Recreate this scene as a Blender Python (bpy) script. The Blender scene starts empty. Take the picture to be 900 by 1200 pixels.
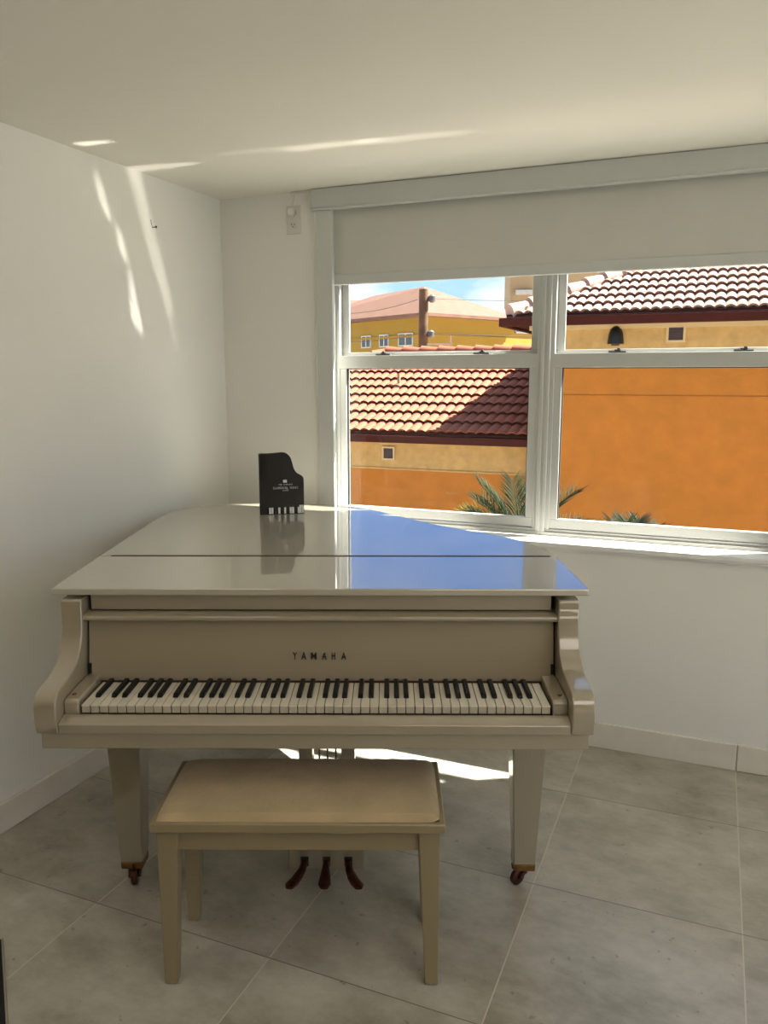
import bpy, bmesh, math, random
from mathutils import Vector, Matrix
random.seed(7)
SC = bpy.context.scene
COL = SC.collection
PI = math.pi
YAW = math.radians(22.6)            # the room is turned against the piano and the camera
CA, SA = math.cos(YAW), math.sin(YAW)

def W(s, t, z=0.0):                 # room axes (s along the window wall, t towards it) to world
    return Vector((CA*s + SA*t, -SA*s + CA*t, z))

# ------------------------------------------------------------------ materials
def new_mat(name):
    m = bpy.data.materials.new(name); m.use_nodes = True
    nt = m.node_tree
    return m, nt, nt.nodes['Principled BSDF'], nt.nodes, nt.links

def mat(name, col, rough=0.5, metal=0.0, coat=0.0, coat_ior=1.5, coat_rough=0.03, spec=0.5,
        var=0.06, scale=6.0, bump=0.0, bscale=80.0, sheen=0.0):
    m, nt, b, N, L = new_mat(name)
    b.inputs['Roughness'].default_value = rough
    b.inputs['Metallic'].default_value = metal
    b.inputs['Specular IOR Level'].default_value = spec
    b.inputs['Coat Weight'].default_value = coat
    b.inputs['Coat IOR'].default_value = coat_ior
    b.inputs['Coat Roughness'].default_value = coat_rough
    b.inputs['Sheen Weight'].default_value = sheen
    tc = N.new('ShaderNodeTexCoord')
    nz = N.new('ShaderNodeTexNoise'); nz.inputs['Scale'].default_value = scale; nz.inputs['Detail'].default_value = 5
    L.new(tc.outputs['Object'], nz.inputs['Vector'])
    rp = N.new('ShaderNodeValToRGB')
    rp.color_ramp.elements[0].position = .3; rp.color_ramp.elements[1].position = .7
    rp.color_ramp.elements[0].color = [c*(1-var) for c in col]+[1]
    rp.color_ramp.elements[1].color = [min(1, c*(1+var)) for c in col]+[1]
    L.new(nz.outputs['Fac'], rp.inputs['Fac']); L.new(rp.outputs['Color'], b.inputs['Base Color'])
    if bump:
        n2 = N.new('ShaderNodeTexNoise'); n2.inputs['Scale'].default_value = bscale; n2.inputs['Detail'].default_value = 4
        L.new(tc.outputs['Object'], n2.inputs['Vector'])
        bp = N.new('ShaderNodeBump'); bp.inputs['Strength'].default_value = bump; bp.inputs['Distance'].default_value = .01
        L.new(n2.outputs['Fac'], bp.inputs['Height']); L.new(bp.outputs['Normal'], b.inputs['Normal'])
    return m

def tile_mat():
    m, nt, b, N, L = new_mat('grey_porcelain_tile')
    tc = N.new('ShaderNodeTexCoord')
    sep = N.new('ShaderNodeSeparateXYZ'); L.new(tc.outputs['Object'], sep.inputs[0])
    P = .605
    def math_(op, a, bb=None, clamp=False):
        n = N.new('ShaderNodeMath'); n.operation = op; n.use_clamp = clamp
        for i, v in enumerate((a, bb)):
            if v is None: continue
            if isinstance(v, (int, float)): n.inputs[i].default_value = v
            else: L.new(v, n.inputs[i])
        return n.outputs[0]
    us = math_('DIVIDE', math_('SUBTRACT', sep.outputs[0], -.44), P)
    ut = math_('DIVIDE', math_('SUBTRACT', sep.outputs[1], 2.29), P)
    def line(u, half):
        fr = math_('FRACT', math_('ADD', u, 50.5))
        d = math_('MULTIPLY', math_('ABSOLUTE', math_('SUBTRACT', fr, .5)), P)
        return math_('LESS_THAN', d, half)
    ls = line(us, .0019); lt = line(ut, .0016)
    # tone of each tile
    cell = N.new('ShaderNodeCombineXYZ')
    L.new(math_('FLOOR', us), cell.inputs[0]); L.new(math_('FLOOR', ut), cell.inputs[1])
    wn = N.new('ShaderNodeTexWhiteNoise'); wn.noise_dimensions = '3D'; L.new(cell.outputs[0], wn.inputs['Vector'])
    off = N.new('ShaderNodeVectorMath'); off.operation = 'SCALE'; off.inputs['Scale'].default_value = 9
    L.new(wn.outputs['Color'], off.inputs[0])
    add = N.new('ShaderNodeVectorMath'); add.operation = 'ADD'
    L.new(tc.outputs['Object'], add.inputs[0]); L.new(off.outputs[0], add.inputs[1])
    mp = N.new('ShaderNodeMapping'); mp.inputs['Scale'].default_value = (1.0, 1.5, 1)
    L.new(add.outputs[0], mp.inputs['Vector'])
    n1 = N.new('ShaderNodeTexNoise'); n1.inputs['Scale'].default_value = 3.6; n1.inputs['Detail'].default_value = 12; n1.inputs['Roughness'].default_value = .70
    L.new(mp.outputs[0], n1.inputs['Vector'])
    rp = N.new('ShaderNodeValToRGB'); e = rp.color_ramp.elements
    e[0].position = .32; e[0].color = (.31, .283, .222, 1)
    e[1].position = .68; e[1].color = (.58, .552, .48, 1)
    L.new(n1.outputs['Fac'], rp.inputs['Fac'])
    # small dark pits
    n2 = N.new('ShaderNodeTexNoise'); n2.inputs['Scale'].default_value = 34; n2.inputs['Detail'].default_value = 2
    L.new(add.outputs[0], n2.inputs['Vector'])
    pit = N.new('ShaderNodeMapRange'); pit.inputs[1].default_value = .70; pit.inputs[2].default_value = .76
    L.new(n2.outputs['Fac'], pit.inputs[0])
    mx = N.new('ShaderNodeMixRGB'); mx.blend_type = 'MULTIPLY'; L.new(pit.outputs[0], mx.inputs[0])
    L.new(rp.outputs[0], mx.inputs[1]); mx.inputs[2].default_value = (.7, .68, .64, 1)
    tn = N.new('ShaderNodeMixRGB'); tn.blend_type = 'MULTIPLY'; tn.inputs[0].default_value = .16
    L.new(mx.outputs[0], tn.inputs[1]); L.new(wn.outputs['Value'], tn.inputs[2])
    g1 = N.new('ShaderNodeMixRGB'); L.new(ls, g1.inputs[0]); L.new(tn.outputs[0], g1.inputs[1]); g1.inputs[2].default_value = (.56, .52, .43, 1)  # grout along t painted lighter, for light caught in its grooves
    g2 = N.new('ShaderNodeMixRGB'); L.new(lt, g2.inputs[0]); L.new(g1.outputs[0], g2.inputs[1]); g2.inputs[2].default_value = (.16, .14, .11, 1)  # cross grout painted darker, for shade in its grooves
    L.new(g2.outputs[0], b.inputs['Base Color'])
    gr = math_('MAXIMUM', ls, lt)
    h = math_('SUBTRACT', math_('MULTIPLY', n1.outputs['Fac'], .25), math_('MULTIPLY', gr, .6))
    bp = N.new('ShaderNodeBump'); bp.inputs['Strength'].default_value = .35; bp.inputs['Distance'].default_value = .004
    L.new(h, bp.inputs['Height']); L.new(bp.outputs['Normal'], b.inputs['Normal'])
    b.inputs['Roughness'].default_value = .30
    b.inputs['Specular IOR Level'].default_value = .6
    return m

def glass_mat():
    m = bpy.data.materials.new('window_glass'); m.use_nodes = True
    nt = m.node_tree; N, L = nt.nodes, nt.links
    N.remove(N['Principled BSDF'])
    out = N['Material Output']
    tr = N.new('ShaderNodeBsdfTransparent'); tr.inputs[0].default_value = (.97, .985, .98, 1)
    gl = N.new('ShaderNodeBsdfGlossy'); gl.inputs['Roughness'].default_value = 0.0
    fr = N.new('ShaderNodeFresnel'); fr.inputs[0].default_value = 1.42
    ge = N.new('ShaderNodeNewGeometry')                  # only the outer side of each face reflects (no total reflection inside the thin sheet)
    fb_ = N.new('ShaderNodeMath'); fb_.operation = 'SUBTRACT'; fb_.inputs[0].default_value = 1.0; L.new(ge.outputs['Backfacing'], fb_.inputs[1])
    fm_ = N.new('ShaderNodeMath'); fm_.operation = 'MULTIPLY'; L.new(fr.outputs[0], fm_.inputs[0]); L.new(fb_.outputs[0], fm_.inputs[1])
    mx = N.new('ShaderNodeMixShader')
    L.new(fm_.outputs[0], mx.inputs[0]); L.new(tr.outputs[0], mx.inputs[1]); L.new(gl.outputs[0], mx.inputs[2])
    L.new(mx.outputs[0], out.inputs['Surface'])
    return m

M = {}
M['paint']   = mat('wall_paint', (0.790, 0.785, 0.735), .75, var=.015, scale=2.0, bump=.05, bscale=120)
M['ceil']    = mat('ceiling_paint', (0.740, 0.715, 0.645), .8, var=.01, scale=2.0, bump=.03, bscale=120)
M['tile']    = tile_mat()
M['base']    = mat('baseboard_tile', (.74, .70, .62), .45, var=.05, scale=9)
M['marble']  = mat('white_marble', (.80, .79, .76), .35, var=.06, scale=14)
M['alu']     = mat('white_aluminium', (0.520, 0.525, 0.500), .38, var=.02)
M['gasket']  = mat('dark_gasket', (.03, .03, .03), .6)
M['blindf']  = mat('blind_fabric', (0.600, 0.600, 0.550), .85, var=.02, bump=.05, bscale=400)
M['blindm']  = mat('blind_aluminium', (0.580, 0.590, 0.570), .42, var=.02)
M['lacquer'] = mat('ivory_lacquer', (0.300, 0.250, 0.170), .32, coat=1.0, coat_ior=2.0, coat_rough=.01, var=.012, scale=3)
M['lidlac']  = mat('lid_lacquer_lit', (0.420, 0.380, 0.295), .3, coat=1.0, coat_ior=2.5, coat_rough=.006, var=.012, scale=3)  # same lacquer as the case, base lightened for the light on the lid
M['ivory']   = mat('key_ivory', (0.660, 0.610, 0.500), .28, coat=.5, var=.02, scale=20)
M['keyfront']= mat('key_front_ivory', (0.460, 0.400, 0.300), .4, var=.02)
M['ebony']   = mat('black_key_resin', (.007, .0065, .006), .5, spec=.2, var=.2, scale=30)
M['felt']    = mat('dark_red_felt', (.045, .012, .012), .95, var=.2, scale=60)
M['hinge']   = mat('hinge_wood_and_gap_shade', (.075, .028, .018), .45, var=.25, scale=30)  # wood brown with the shade of the lid gap painted in
M['brass']   = mat('aged_brass', (0.260, 0.140, 0.055), .32, metal=1.0, var=.25, scale=30)
M['rust']    = mat('tarnished_brass', (0.100, 0.036, 0.022), .34, metal=.8, var=.3, scale=40)
M['black']   = mat('black_gloss', (.010, .010, .010), .22, coat=.3, var=.2)
M['letter']  = mat('black_letter', (.012, .011, .010), .4)
M['bench']   = mat('cream_bench_paint', (0.270, 0.210, 0.115), .38, coat=.2, var=.03, scale=4)
M['suede']   = mat('cream_suede', (0.420, 0.320, 0.180), .92, var=.10, scale=9, bump=.25, bscale=60, sheen=.3)
M['plastic'] = mat('white_plastic', (0.680, 0.670, 0.610), .4, var=.01)
M['white']   = mat('white_print', (.78, .78, .76), .5)
M['wtrim']   = mat('white_trim_strip', (.82, .81, .77), .45, var=.01)
M['slot']    = mat('outlet_slot', (.02, .02, .02), .6)
M['iron']    = mat('dark_iron', (.02, .018, .016), .5, metal=.4)
M['rug']     = mat('dark_mat_pile', (.012, .010, .009), .95, bump=.4, bscale=200)
M['binding'] = mat('mat_binding', (.32, .27, .20), .7)
M['stucco_o']= mat('orange_stucco', (0.410, 0.135, 0.012), .9, var=.08, scale=4, bump=.7, bscale=14)
M['stucco_t']= mat('tan_stucco', (0.470, 0.275, 0.092), .9, var=.13, scale=7, bump=1.0, bscale=9)
M['trim_c']  = mat('cream_stucco_trim', (0.533, 0.372, 0.180), .8, var=.03)
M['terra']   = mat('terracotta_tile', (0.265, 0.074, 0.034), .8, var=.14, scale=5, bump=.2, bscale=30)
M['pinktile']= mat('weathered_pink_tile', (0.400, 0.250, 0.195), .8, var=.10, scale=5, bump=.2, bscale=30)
M['gutter']  = mat('brown_gutter', (.052, .010, .006), .7, spec=.12, var=.12, scale=4)
M['ventd']   = mat('dark_vent', (.05, .025, .022), .6)
M['yellow']  = mat('yellow_stucco', (0.285, 0.168, 0.016), .9, var=.05, scale=1.2, bump=.2, bscale=20)
M['cream']   = mat('cream_building', (0.341, 0.248, 0.138), .9, var=.05, scale=1)
M['salmon']  = mat('salmon_roof', (0.150, 0.072, 0.046), .85, var=.16, scale=3, bump=.4, bscale=12)
M['wood']    = mat('weathered_pole_wood', (0.102, 0.063, 0.030), .9, var=.35, scale=5, bump=.6, bscale=25)
M['steel']   = mat('grey_steel', (0.100, 0.100, 0.100), .5, metal=.3)
M['wire']    = mat('wire_rubber', (.05, .05, .05), .7)
M['pane']    = mat('dark_pane', (.05, .06, .07), .1, spec=.8)
M['wframe']  = mat('white_window_frame', (0.450, 0.450, 0.444), .5)
M['leaf']    = mat('palm_leaf', (0.020, 0.032, 0.009), .75, spec=.2, var=.35, scale=7)
M['leafy']   = mat('yellow_palm_leaf', (0.150, 0.150, 0.032), .75, spec=.2, var=.25, scale=9)
M['leafg']   = mat('grey_palm_leaf', (0.034, 0.038, 0.022), .75, spec=.2, var=.3, scale=7)
M['bark']    = mat('palm_bark', (.17, .13, .09), .95, var=.3, scale=12, bump=.8, bscale=30)
M['grass']   = mat('pale_paving', (0.500, 0.460, 0.390), .95, var=.12, scale=.6)
M['rear']    = mat('warm_wood_panelling', (0.160, 0.110, 0.055), .6, var=.1)
M['groove']  = mat('dark_orange_joint', (.42, .14, .02), .9)
M['stone']   = mat('exterior_wall', (.74, .70, .62), .9, var=.04)
GLASS = glass_mat()

# ------------------------------------------------------------------ mesh builder
class MB:
    def __init__(self): self.v = []; self.f = []; self.mi = []; self.cur = 0
    def add(self, vs, fs):
        o = len(self.v); self.v += [tuple(v) for v in vs]
        for f in fs: self.f.append([o+i for i in f]); self.mi.append(self.cur)
        return self
    def box(self, x0, x1, y0, y1, z0, z1):
        vs = [(x, y, z) for z in (z0, z1) for (x, y) in ((x0, y0), (x1, y0), (x1, y1), (x0, y1))]
        return self.add(vs, [(3, 2, 1, 0), (4, 5, 6, 7), (0, 1, 5, 4), (1, 2, 6, 5), (2, 3, 7, 6), (3, 0, 4, 7)])
    def frustum(self, c0, w0, d0, c1, w1, d1):       # tapering square bar
        vs = []
        for c, w, d in ((c0, w0, d0), (c1, w1, d1)):
            vs += [(c[0]-w/2, c[1]-d/2, c[2]), (c[0]+w/2, c[1]-d/2, c[2]), (c[0]+w/2, c[1]+d/2, c[2]), (c[0]-w/2, c[1]+d/2, c[2])]
        return self.add(vs, [(3, 2, 1, 0), (4, 5, 6, 7), (0, 1, 5, 4), (1, 2, 6, 5), (2, 3, 7, 6), (3, 0, 4, 7)])
    def prism(self, pts, axis, a, b):                # closed outline pushed along an axis
        n = len(pts)
        def mk(p, h):
            return {'z': (p[0], p[1], h), 'y': (p[0], h, p[1]), 'x': (h, p[0], p[1])}[axis]
        vs = [mk(p, a) for p in pts]+[mk(p, b) for p in pts]
        fs = [list(range(n))[::-1], list(range(n, 2*n))]
        for i in range(n): fs.append((i, (i+1) % n, n+(i+1) % n, n+i))
        return self.add(vs, fs)
    def tube(self, pts, r, seg=8, cap=True):
        pts = [Vector(p) for p in pts]; n = len(pts)
        rs = r if isinstance(r, (list, tuple)) else [r]*n
        base = len(self.v); vs = []; fs = []
        up = Vector((0, 0, 1))
        for i, p in enumerate(pts):
            d = (pts[min(i+1, n-1)]-pts[max(i-1, 0)]).normalized()
            a = d.cross(up)
            if a.length < 1e-3: a = d.cross(Vector((1, 0, 0)))
            a.normalize(); b = a.cross(d)
            for k in range(seg):
                w = 2*PI*k/seg
                vs.append(p+(a*math.cos(w)+b*math.sin(w))*rs[i])
        for i in range(n-1):
            for k in range(seg):
                k2 = (k+1) % seg
                fs.append((i*seg+k, i*seg+k2, (i+1)*seg+k2, (i+1)*seg+k))
        if cap:
            fs.append(list(range(seg))[::-1]); fs.append([(n-1)*seg+k for k in range(seg)])
        return self.add(vs, fs)
    def cyl(self, c, axis, r, h, seg=24):
        c = Vector(c); d = Vector(axis).normalized()*h/2
        return self.tube([c-d, c+d], r, seg)
    def build(self, name, material, parent=None, bevel=0, smooth=False, segs=2, loc=None, rotz=None):
        me = bpy.data.meshes.new(name)
        me.from_pydata(self.v, [], self.f)
        mats = material if isinstance(material, (list, tuple)) else [material]
        for mm in mats: me.materials.append(mm)
        for p, i in zip(me.polygons, self.mi): p.material_index = i
        bm = bmesh.new(); bm.from_mesh(me); bmesh.ops.recalc_face_normals(bm, faces=bm.faces); bm.to_mesh(me); bm.free()
        o = bpy.data.objects.new(name, me); COL.objects.link(o)
        if parent: o.parent = parent
        if loc is not None: o.location = loc
        if rotz is not None: o.rotation_euler = (0, 0, rotz)
        if bevel:
            b = o.modifiers.new('bevel', 'BEVEL'); b.width = bevel; b.segments = segs; b.limit_method = 'ANGLE'
            b.angle_limit = math.radians(40)
        if smooth or bevel:
            for p in me.polygons: p.use_smooth = True
            bm = bmesh.new(); bm.from_mesh(me)
            for e in bm.edges:
                if len(e.link_faces) == 2 and e.calc_face_angle() > math.radians(38): e.smooth = False
            bm.to_mesh(me); bm.free()
        return o

def tag(o, label=None, cat=None, group=None, kind=None):
    if label: o['label'] = label
    if cat: o['category'] = cat
    if group: o['group'] = group
    if kind: o['kind'] = kind
    return o
def empty(name, loc, rz, label=None, cat=None, group=None, kind=None):
    o = bpy.data.objects.new(name, None); COL.objects.link(o)
    o.location = loc; o.rotation_euler = (0, 0, rz); o.empty_display_size = .1
    return tag(o, label, cat, group, kind)
def copy_child(o, parent, dx=0, dy=0, dz=0):
    c = o.copy(); COL.objects.link(c); c.parent = parent
    c.location = o.location+Vector((dx, dy, dz))
    return c
def spline(pts, n):                                  # Catmull-Rom through points
    out = []
    P = [Vector(p) for p in pts]
    for i in range(len(P)-1):
        p0, p1, p2, p3 = P[max(i-1, 0)], P[i], P[i+1], P[min(i+2, len(P)-1)]
        for k in range(n):
            t = k/n
            out.append(.5*((2*p1)+(-p0+p2)*t+(2*p0-5*p1+4*p2-p3)*t*t+(-p0+3*p1-3*p2+p3)*t**3))
    out.append(P[-1]); return out
def glyphs(mb, text, place, depth, bold=.0):      # letters as mesh; place(i) -> (x centre, base, width, height)
    for i, ch in enumerate(text):
        if ch == ' ': continue
        cu = bpy.data.curves.new('glyph', 'FONT'); cu.body = ch; cu.extrude = .02; cu.offset = bold*.3 if ch == 'M' else bold; cu.resolution_u = 3
        ob = bpy.data.objects.new('glyph', cu); COL.objects.link(ob)
        dg = bpy.context.evaluated_depsgraph_get()
        me = bpy.data.meshes.new_from_object(ob.evaluated_get(dg))
        xs = [v.co.x for v in me.vertices]; ys = [v.co.y for v in me.vertices]
        x, b, w, h = place(i)
        x0, x1, y0, y1 = min(xs), max(xs), min(ys), max(ys)
        vs = [((x+((v.co.x-x0)/(x1-x0)-.5)*w), (-depth if v.co.z > 0 else depth*.2), b+(v.co.y-y0)/(y1-y0)*h) for v in me.vertices]
        mb.add(vs, [list(p.vertices) for p in me.polygons])
        bpy.data.objects.remove(ob); bpy.data.curves.remove(cu); bpy.data.meshes.remove(me)

RZ = -YAW
SL, T, HC = -2.235, 3.345, 2.41
SR, TB = 3.2, -3.2                                    # right wall, wall behind the camera

# ------------------------------------------------------------------ the room
def struct(name, mb, m, **k):
    o = mb.build(name, m, rotz=RZ, **k); o['kind'] = 'structure'; return o
struct('floor', MB().box(SL-.2, SR+.2, TB-.2, T+.28, -.12, 0), M['tile'])
struct('ceiling', MB().box(SL-.2, SR+.2, TB-.2, T+.28, HC, HC+.12), M['ceil'])
struct('wall_left', MB().box(SL-.2, SL, TB, T+.28, 0, HC), M['paint'])
OL, OR_, OB, OT = -1.70, .54, .862, 2.36              # opening for the windows
wb = MB()
wb.box(SL, OL, T, T+.275, 0, HC); wb.box(OR_, 1.9, T, T+.275, 0, HC); wb.box(3.1, SR, T, T+.275, 0, HC)
wb.box(1.9, 3.1, T, T+.275, 0, OB); wb.box(1.9, 3.1, T, T+.275, OT, HC)
wb.box(OL, OR_, T, T+.275, 0, OB); wb.box(OL, OR_, T, T+.275, OT, HC)
struct('wall_back', wb, M['paint'])
wr = MB(); wr.box(SR, SR+.2, TB, -1.2, 0, HC); wr.box(SR, SR+.2, 2.4, T+.275, 0, HC)
wr.box(SR, SR+.2, -1.2, 2.4, 2.1, HC)
struct('wall_right', wr, M['paint'])
struct('wall_rear', MB().box(SL-.2, SR+.2, TB-.2, TB, 0, HC), M['rear'])
def skirting(name, mb):
    return struct(name, mb, M['base'], bevel=.003)
skirting('baseboard_left', MB().box(SL, SL+.012, TB, T, 0, .108))
bb = MB(); bb.box(SL+.012, .1635, T-.012, T, 0, .112); bb.box(.1665, SR, T-.012, T, 0, .112)
skirting('baseboard_back', bb)
# marble sill with a rough plaster edge under its lip
sl = MB(); sl.box(OL-.02, OR_+.04, 3.312, T+.10, .872, .892)
struct('trim_1', sl, M['marble'], bevel=.003)
rg = MB(); n = 90; top = []; bot = []
for i in range(n+1):
    s = OL+.01+(OR_-OL+.02)*i/n
    top.append((s, .872)); bot.append((s, .872-.004-.006*random.random()-(.006 if random.random() > .8 else 0)))
rg.prism(top+bot[::-1], 'y', 3.318, T+.01)
struct('trim_2', rg, M['paint'])

# windows: single hung, the lower sash inside of the upper one
def window(name, s0, s1, latches):
    r = empty(name, W(s0, 3.46, .892), RZ, kind='structure')
    w = s1-s0; H = 2.36-.892
    fr = MB(); fw = .032
    fr.box(0, w, 0, .11, 0, .030); fr.box(0, w, 0, .11, H-.03, H)
    fr.box(0, fw, 0, .11, .03, H-.03); fr.box(w-fw, w, 0, .11, .03, H-.03)
    fr.box(fw, fw+.008, .056, .068, .03, H-.03); fr.box(w-fw-.008, w-fw, .056, .068, .03, H-.03)   # track ribs
    fr.box(0, w, -.012, 0, 0, .018); fr.box(0, .014, -.012, 0, .018, H); fr.box(w-.014, w, -.012, 0, .018, H)
    fr.build('window_frame', M['alu'], r, bevel=.002)
    zb, zm0, zm1 = .034, 1.624-.892, 1.684-.892
    lo = MB(); y0, y1 = .004, .034; st = .036
    a, b = fw-.004, w-fw+.004
    lo.box(a, b, y0, y1, zb, zb+.042); lo.box(a, b, y0-.004, y1, zm0, zm1)
    lo.box(a, a+st, y0, y1, zb+.042, zm0); lo.box(b-st, b, y0, y1, zb+.042, zm0)
    lo.build('lower_sash', M['alu'], r, bevel=.0025)
    gk = MB(); g = .004
    gk.box(a+st, a+st+g, y0+.008, y1-.006, zb+.042, zm0); gk.box(b-st-g, b-st, y0+.008, y1-.006, zb+.042, zm0)
    gk.box(a+st, b-st, y0+.008, y1-.006, zm0-g, zm0)
    gk.build('gasket', M['gasket'], r)
    MB().box(a+st-.004, b-st+.004, .018, .022, zb+.038, zm0+.004).build('glass_pane', GLASS, r)
    up = MB(); y0, y1 = .036, .052; a2, b2 = fw, w-fw
    up.box(a2, b2, y0, y1, zm0+.032, zm1+.016); up.box(a2, b2, y0, y1, H-.07, H-.03)
    up.box(a2, a2+.034, y0, y1, zm1+.016, H-.07); up.box(b2-.034, b2, y0, y1, zm1+.016, H-.07)
    up.build('upper_sash', M['alu'], r, bevel=.0025)
    MB().box(a2+.03, b2-.03, .042, .046, zm1+.012, H-.066).build('glass_pane', GLASS, r)
    for ls in latches:
        l = MB(); x = ls-s0
        l.box(x-.036, x+.036, .002, .026, zm1, zm1+.007)
        l.box(x-.012, x+.014, .006, .034, zm1+.007, zm1+.014)
        l.box(x+.0, x+.012, -.008, .012, zm1+.010, zm1+.019)
        l.build('sash_latch', M['steel'], r, bevel=.002)
    return r
MUL = -.69
window('window_3', 1.9, 3.1, (2.2, 2.8))  # unseen window added to bring more daylight in from the right
window('window_1', OL, MUL-.006, (-1.448, -.977))
window('window_2', MUL+.006, OR_, (-.396, .083))
struct('trim_3', MB().box(MUL-.0062, MUL+.0062, 3.452, 3.57, .892, 2.36), M['alu'])

# ------------------------------------------------------------------ roller blind
rb = empty('roller_blind', W(-.68, T, 2.0), RZ, 'grey roller blind pulled a third down over the window, with fascia and side channels', 'blind')
B = lambda s: s+.68
MB().box(B(-1.734), B(.58), -.034, 0, .322, .408).box(B(-1.734), B(.58), -.040, -.004, .318, .326).build('fascia', M['blindm'], rb, bevel=.002)
for a, b in ((-1.716, -1.636), (.486, .566)):
    MB().box(B(a), B(b), -.022, 0, -1.11, .318).build('side_channel', M['blindm'], rb, bevel=.002)
    MB().box(B(a)-.012, B(a), -.014, 0, -1.11, .318).build('channel_trim', M['wtrim'], rb, bevel=.003)
MB().box(B(-1.66), B(.52), .022, .025, .04, .36).build('blind_fabric', M['blindf'], rb)
MB().box(B(-1.652), B(.512), .014, .034, -.003, .042).build('bottom_bar', M['blindm'], rb, bevel=.004)

# ------------------------------------------------------------------ small things on the walls
ou = empty('wall_outlet', W(-1.838, T, 2.295), RZ, 'white duplex power outlet high on the wall beside the blind, just under the ceiling', 'outlet')
MB().box(-.036, .036, -.006, 0, -.066, .060).build('cover_plate', M['plastic'], ou, bevel=.003)
for zc in (-.028,):
    pts = [(.017*math.cos(a), zc+.014*math.sin(a)) for a in [2*PI*k/20 for k in range(20)]]
    rc = MB().prism(pts, 'y', -.0085, -.004).build('receptacle', M['plastic'], ou, bevel=.001)
    MB().box(-.0085, -.0058, -.0092, -.008, zc-.001, zc+.008).box(.0058, .0085, -.0092, -.008, zc-.001, zc+.007).cyl((0, -.0086, zc-.007), (0, 1, 0), .0026, .0012, 10).build('slots', M['slot'], rc)
pl = empty('power_plug', W(-1.838, T-.0085, 2.322), RZ, 'white plug pushed into the upper socket of the outlet near the ceiling', 'plug')
pb = MB(); pts = [(.017*math.cos(a), .018*math.sin(a)) for a in [2*PI*k/20 for k in range(20)]]
pb.prism(pts, 'y', -.026, 0)
pb.build('plug_body', M['plastic'], pl, bevel=.004)
MB().tube([(.004, -.02, .014), (.010, -.026, .024), (.012, -.022, .036), (.012, -.008, .058), (.012, .003, .080)], .0032, 8).build('cord', M['plastic'], pl, smooth=True)
tag(MB().box(-.06, .055, -.014, 0, -.012, .0).build('cable_raceway', M['plastic'], bevel=.002, loc=W(-1.79, T, HC-.0005), rotz=RZ),
    'slim white cable channel under the ceiling between the outlet and the blind', 'raceway')
hk = MB(); hk.tube([(0, 0, 0), (.022, 0, -.001)], .0022, 8); hk.tube([(.02, 0, .004), (.0205, 0, -.005)], .003, 8)
hk.tube([(.003, -.012, .028), (.004, -.006, .003)], .0010, 6)
tag(hk.build('wall_nail', M['iron'], loc=W(SL, 2.84, 2.204), rotz=RZ), 'small dark nail sticking out of the left wall near the ceiling', 'nail')

# dark mat whose corner just enters the picture
p0 = W(-1.741, 1.422); p1 = W(-1.50, 1.218)
d = (p1-p0).normalized(); nrm = Vector((d.y, -d.x, 0))
if nrm.x > 0: nrm = -nrm
fm = empty('floor_mat', (p0.x, p0.y, 0), math.atan2(d.y, d.x), 'dark floor mat with a pale bound edge at the lower left corner of the picture', 'mat')
MB().box(-.05, .8, -.40, -.006, 0, .008).build('pile', M['rug'], fm, bevel=.002)
MB().box(-.05, .8, -.006, 0, 0, .009).build('binding', M['binding'], fm, bevel=.002)

# ------------------------------------------------------------------ the piano (local axes: x right, y away, origin under the key fronts)
PX, PY = -.18, 2.0
pn = empty('grand_piano', (PX, PY, 0), math.radians(-.35), 'ivory white baby grand piano with its lid closed, on brass casters before the window', 'piano')
LQ = M['lacquer']
Yl = lambda y: y-PY
# lid: rear leaf and front flap
yh = Yl(2.556)
rear = [(-.764, Yl(2.56)), (-.772, Yl(2.95)), (-.775, Yl(3.30)), (-.755, Yl(3.44)), (-.690, Yl(3.55)), (-.57, Yl(3.64)), (-.42, Yl(3.675)), (-.25, Yl(3.668)), (-.077, Yl(3.625)), (.055, Yl(3.545)),
        (.155, Yl(3.44)), (.287, Yl(3.255)), (.40, Yl(3.105)), (.52, Yl(2.985)), (.632, Yl(2.865)), (.700, Yl(2.745)), (.732, Yl(2.64)), (.743, Yl(2.56))]
curve = [(p.x, p.y) for p in spline([(a, b, 0) for a, b in rear], 5)]
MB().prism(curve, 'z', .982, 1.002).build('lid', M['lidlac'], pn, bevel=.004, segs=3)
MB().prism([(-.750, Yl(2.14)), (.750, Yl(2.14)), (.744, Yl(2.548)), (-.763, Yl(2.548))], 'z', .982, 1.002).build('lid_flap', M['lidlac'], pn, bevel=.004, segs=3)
MB().box(-.722, .722, Yl(2.5485), Yl(2.5595), .984, 1.0035).build('lid_hinge', M['hinge'], pn)
# case: bent side rim under the lid
def inset(pts, d):
    c = Vector((-.1, .8)); out = []
    for i, p in enumerate(pts):
        a = Vector(pts[max(i-1, 0)]); b = Vector(pts[min(i+1, len(pts)-1)])
        t = (b-a).normalized(); nn = Vector((t.y, -t.x))
        if nn.dot(c-Vector(p)) < 0: nn = -nn
        out.append(tuple(Vector(p)+nn*d))
    return out
rim = inset(curve, .026)
rim = [(-.722, Yl(2.30))]+[p for p in rim if p[1] > Yl(2.57)]+[(.720, Yl(2.30))]
MB().prism(rim, 'z', .655, .978).build('case_rim', LQ, pn, bevel=.004)
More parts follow.
